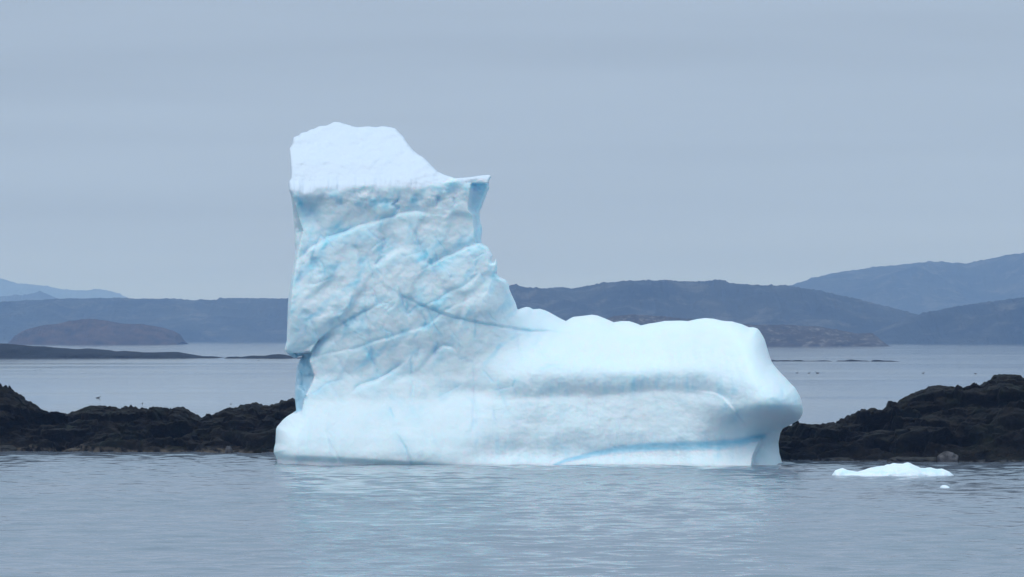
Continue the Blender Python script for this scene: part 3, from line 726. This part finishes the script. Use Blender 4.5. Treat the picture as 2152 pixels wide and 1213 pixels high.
# ------------------------------------------------------------------ sky, sun
SUN_EL, SUN_AZ = math.radians(52), math.radians(205)     # azimuth clockwise from +Y: behind the viewer, a little to the left
w = bpy.data.worlds.new('World'); sc.world = w; w.use_nodes = True
t = w.node_tree; t.nodes.clear()
out = t.nodes.new('ShaderNodeOutputWorld'); bg = t.nodes.new('ShaderNodeBackground'); bg.inputs['Strength'].default_value = 0.1
sky = t.nodes.new('ShaderNodeTexSky'); sky.sky_type = 'NISHITA'; sky.sun_disc = False
sky.sun_elevation = SUN_EL; sky.sun_rotation = SUN_AZ
tc = t.nodes.new('ShaderNodeTexCoord'); sp = t.nodes.new('ShaderNodeSeparateXYZ'); t.links.new(tc.outputs['Generated'], sp.inputs[0])
rp = t.nodes.new('ShaderNodeValToRGB'); e = rp.color_ramp.elements
stops = [(0.0, (0.330, 0.430, 0.572)), (0.03, (0.320, 0.415, 0.558)), (0.075, (0.318, 0.396, 0.520)), (0.15, (0.36, 0.465, 0.60)), (0.32, (0.42, 0.60, 0.74)), (1.0, (0.66, 0.87, 1.08))]
while len(e) < len(stops): e.new(0.5)
for el, (p_, c_) in zip(e, stops): el.position = p_; el.color = (*c_, 1)
t.links.new(sp.outputs['Z'], rp.inputs[0])
mp = t.nodes.new('ShaderNodeMapping'); mp.inputs['Scale'].default_value = (3, 3, 60); t.links.new(tc.outputs['Generated'], mp.inputs[0])
nz = t.nodes.new('ShaderNodeTexNoise'); nz.inputs['Scale'].default_value = 1.6; nz.inputs['Detail'].default_value = 4; t.links.new(mp.outputs[0], nz.inputs[0])
mr = t.nodes.new('ShaderNodeMapRange'); t.links.new(nz.outputs['Fac'], mr.inputs[0]); mr.inputs[1].default_value = 0.3; mr.inputs[2].default_value = 0.7
mr.inputs[3].default_value = 10.5; mr.inputs[4].default_value = 12.0
vm = t.nodes.new('ShaderNodeVectorMath'); vm.operation = 'SCALE'; t.links.new(rp.outputs[0], vm.inputs[0]); t.links.new(mr.outputs[0], vm.inputs['Scale'])
mx = t.nodes.new('ShaderNodeMix'); mx.data_type = 'RGBA'; mx.inputs['Factor'].default_value = 0.88
ca = [i for i in mx.inputs if i.type == 'RGBA']; t.links.new(sky.outputs[0], ca[0]); t.links.new(vm.outputs[0], ca[1])
t.links.new([o for o in mx.outputs if o.type == 'RGBA'][0], bg.inputs['Color']); t.links.new(bg.outputs[0], out.inputs[0])

sl = bpy.data.lights.new('sun', 'SUN'); sl.energy = 1.3; sl.angle = math.radians(60); sl.color = (1.0, 0.93, 0.88)
so = bpy.data.objects.new('sun', sl); COL.objects.link(so)
so.location = (0, 0, 100)
from mathutils import Vector
sd_ = Vector((math.sin(SUN_AZ) * math.cos(SUN_EL), math.cos(SUN_AZ) * math.cos(SUN_EL), math.sin(SUN_EL)))
so.rotation_euler = (-sd_).to_track_quat('-Z', 'Y').to_euler()

# ------------------------------------------------------------------ camera
cam = bpy.data.cameras.new('camera'); co = bpy.data.objects.new('camera', cam); COL.objects.link(co)
cam.sensor_width = 36; cam.lens = 36 * F_PX / 2152; cam.shift_y = (V0 - 606.5) / 2152
cam.clip_start = 1; cam.clip_end = 80000
co.location = (0, 0, CAM_H); co.rotation_euler = (math.radians(90), 0, 0)
sc.camera = co

# ------------------------------------------------------------------ render look
sc.view_settings.view_transform = 'Standard'; sc.view_settings.look = 'None'; sc.view_settings.exposure = 0; sc.view_settings.gamma = 1
sc.cycles.use_denoising = True
sc.cycles.max_bounces = 9; sc.cycles.diffuse_bounces = 7; sc.cycles.glossy_bounces = 3; sc.cycles.volume_bounces = 1
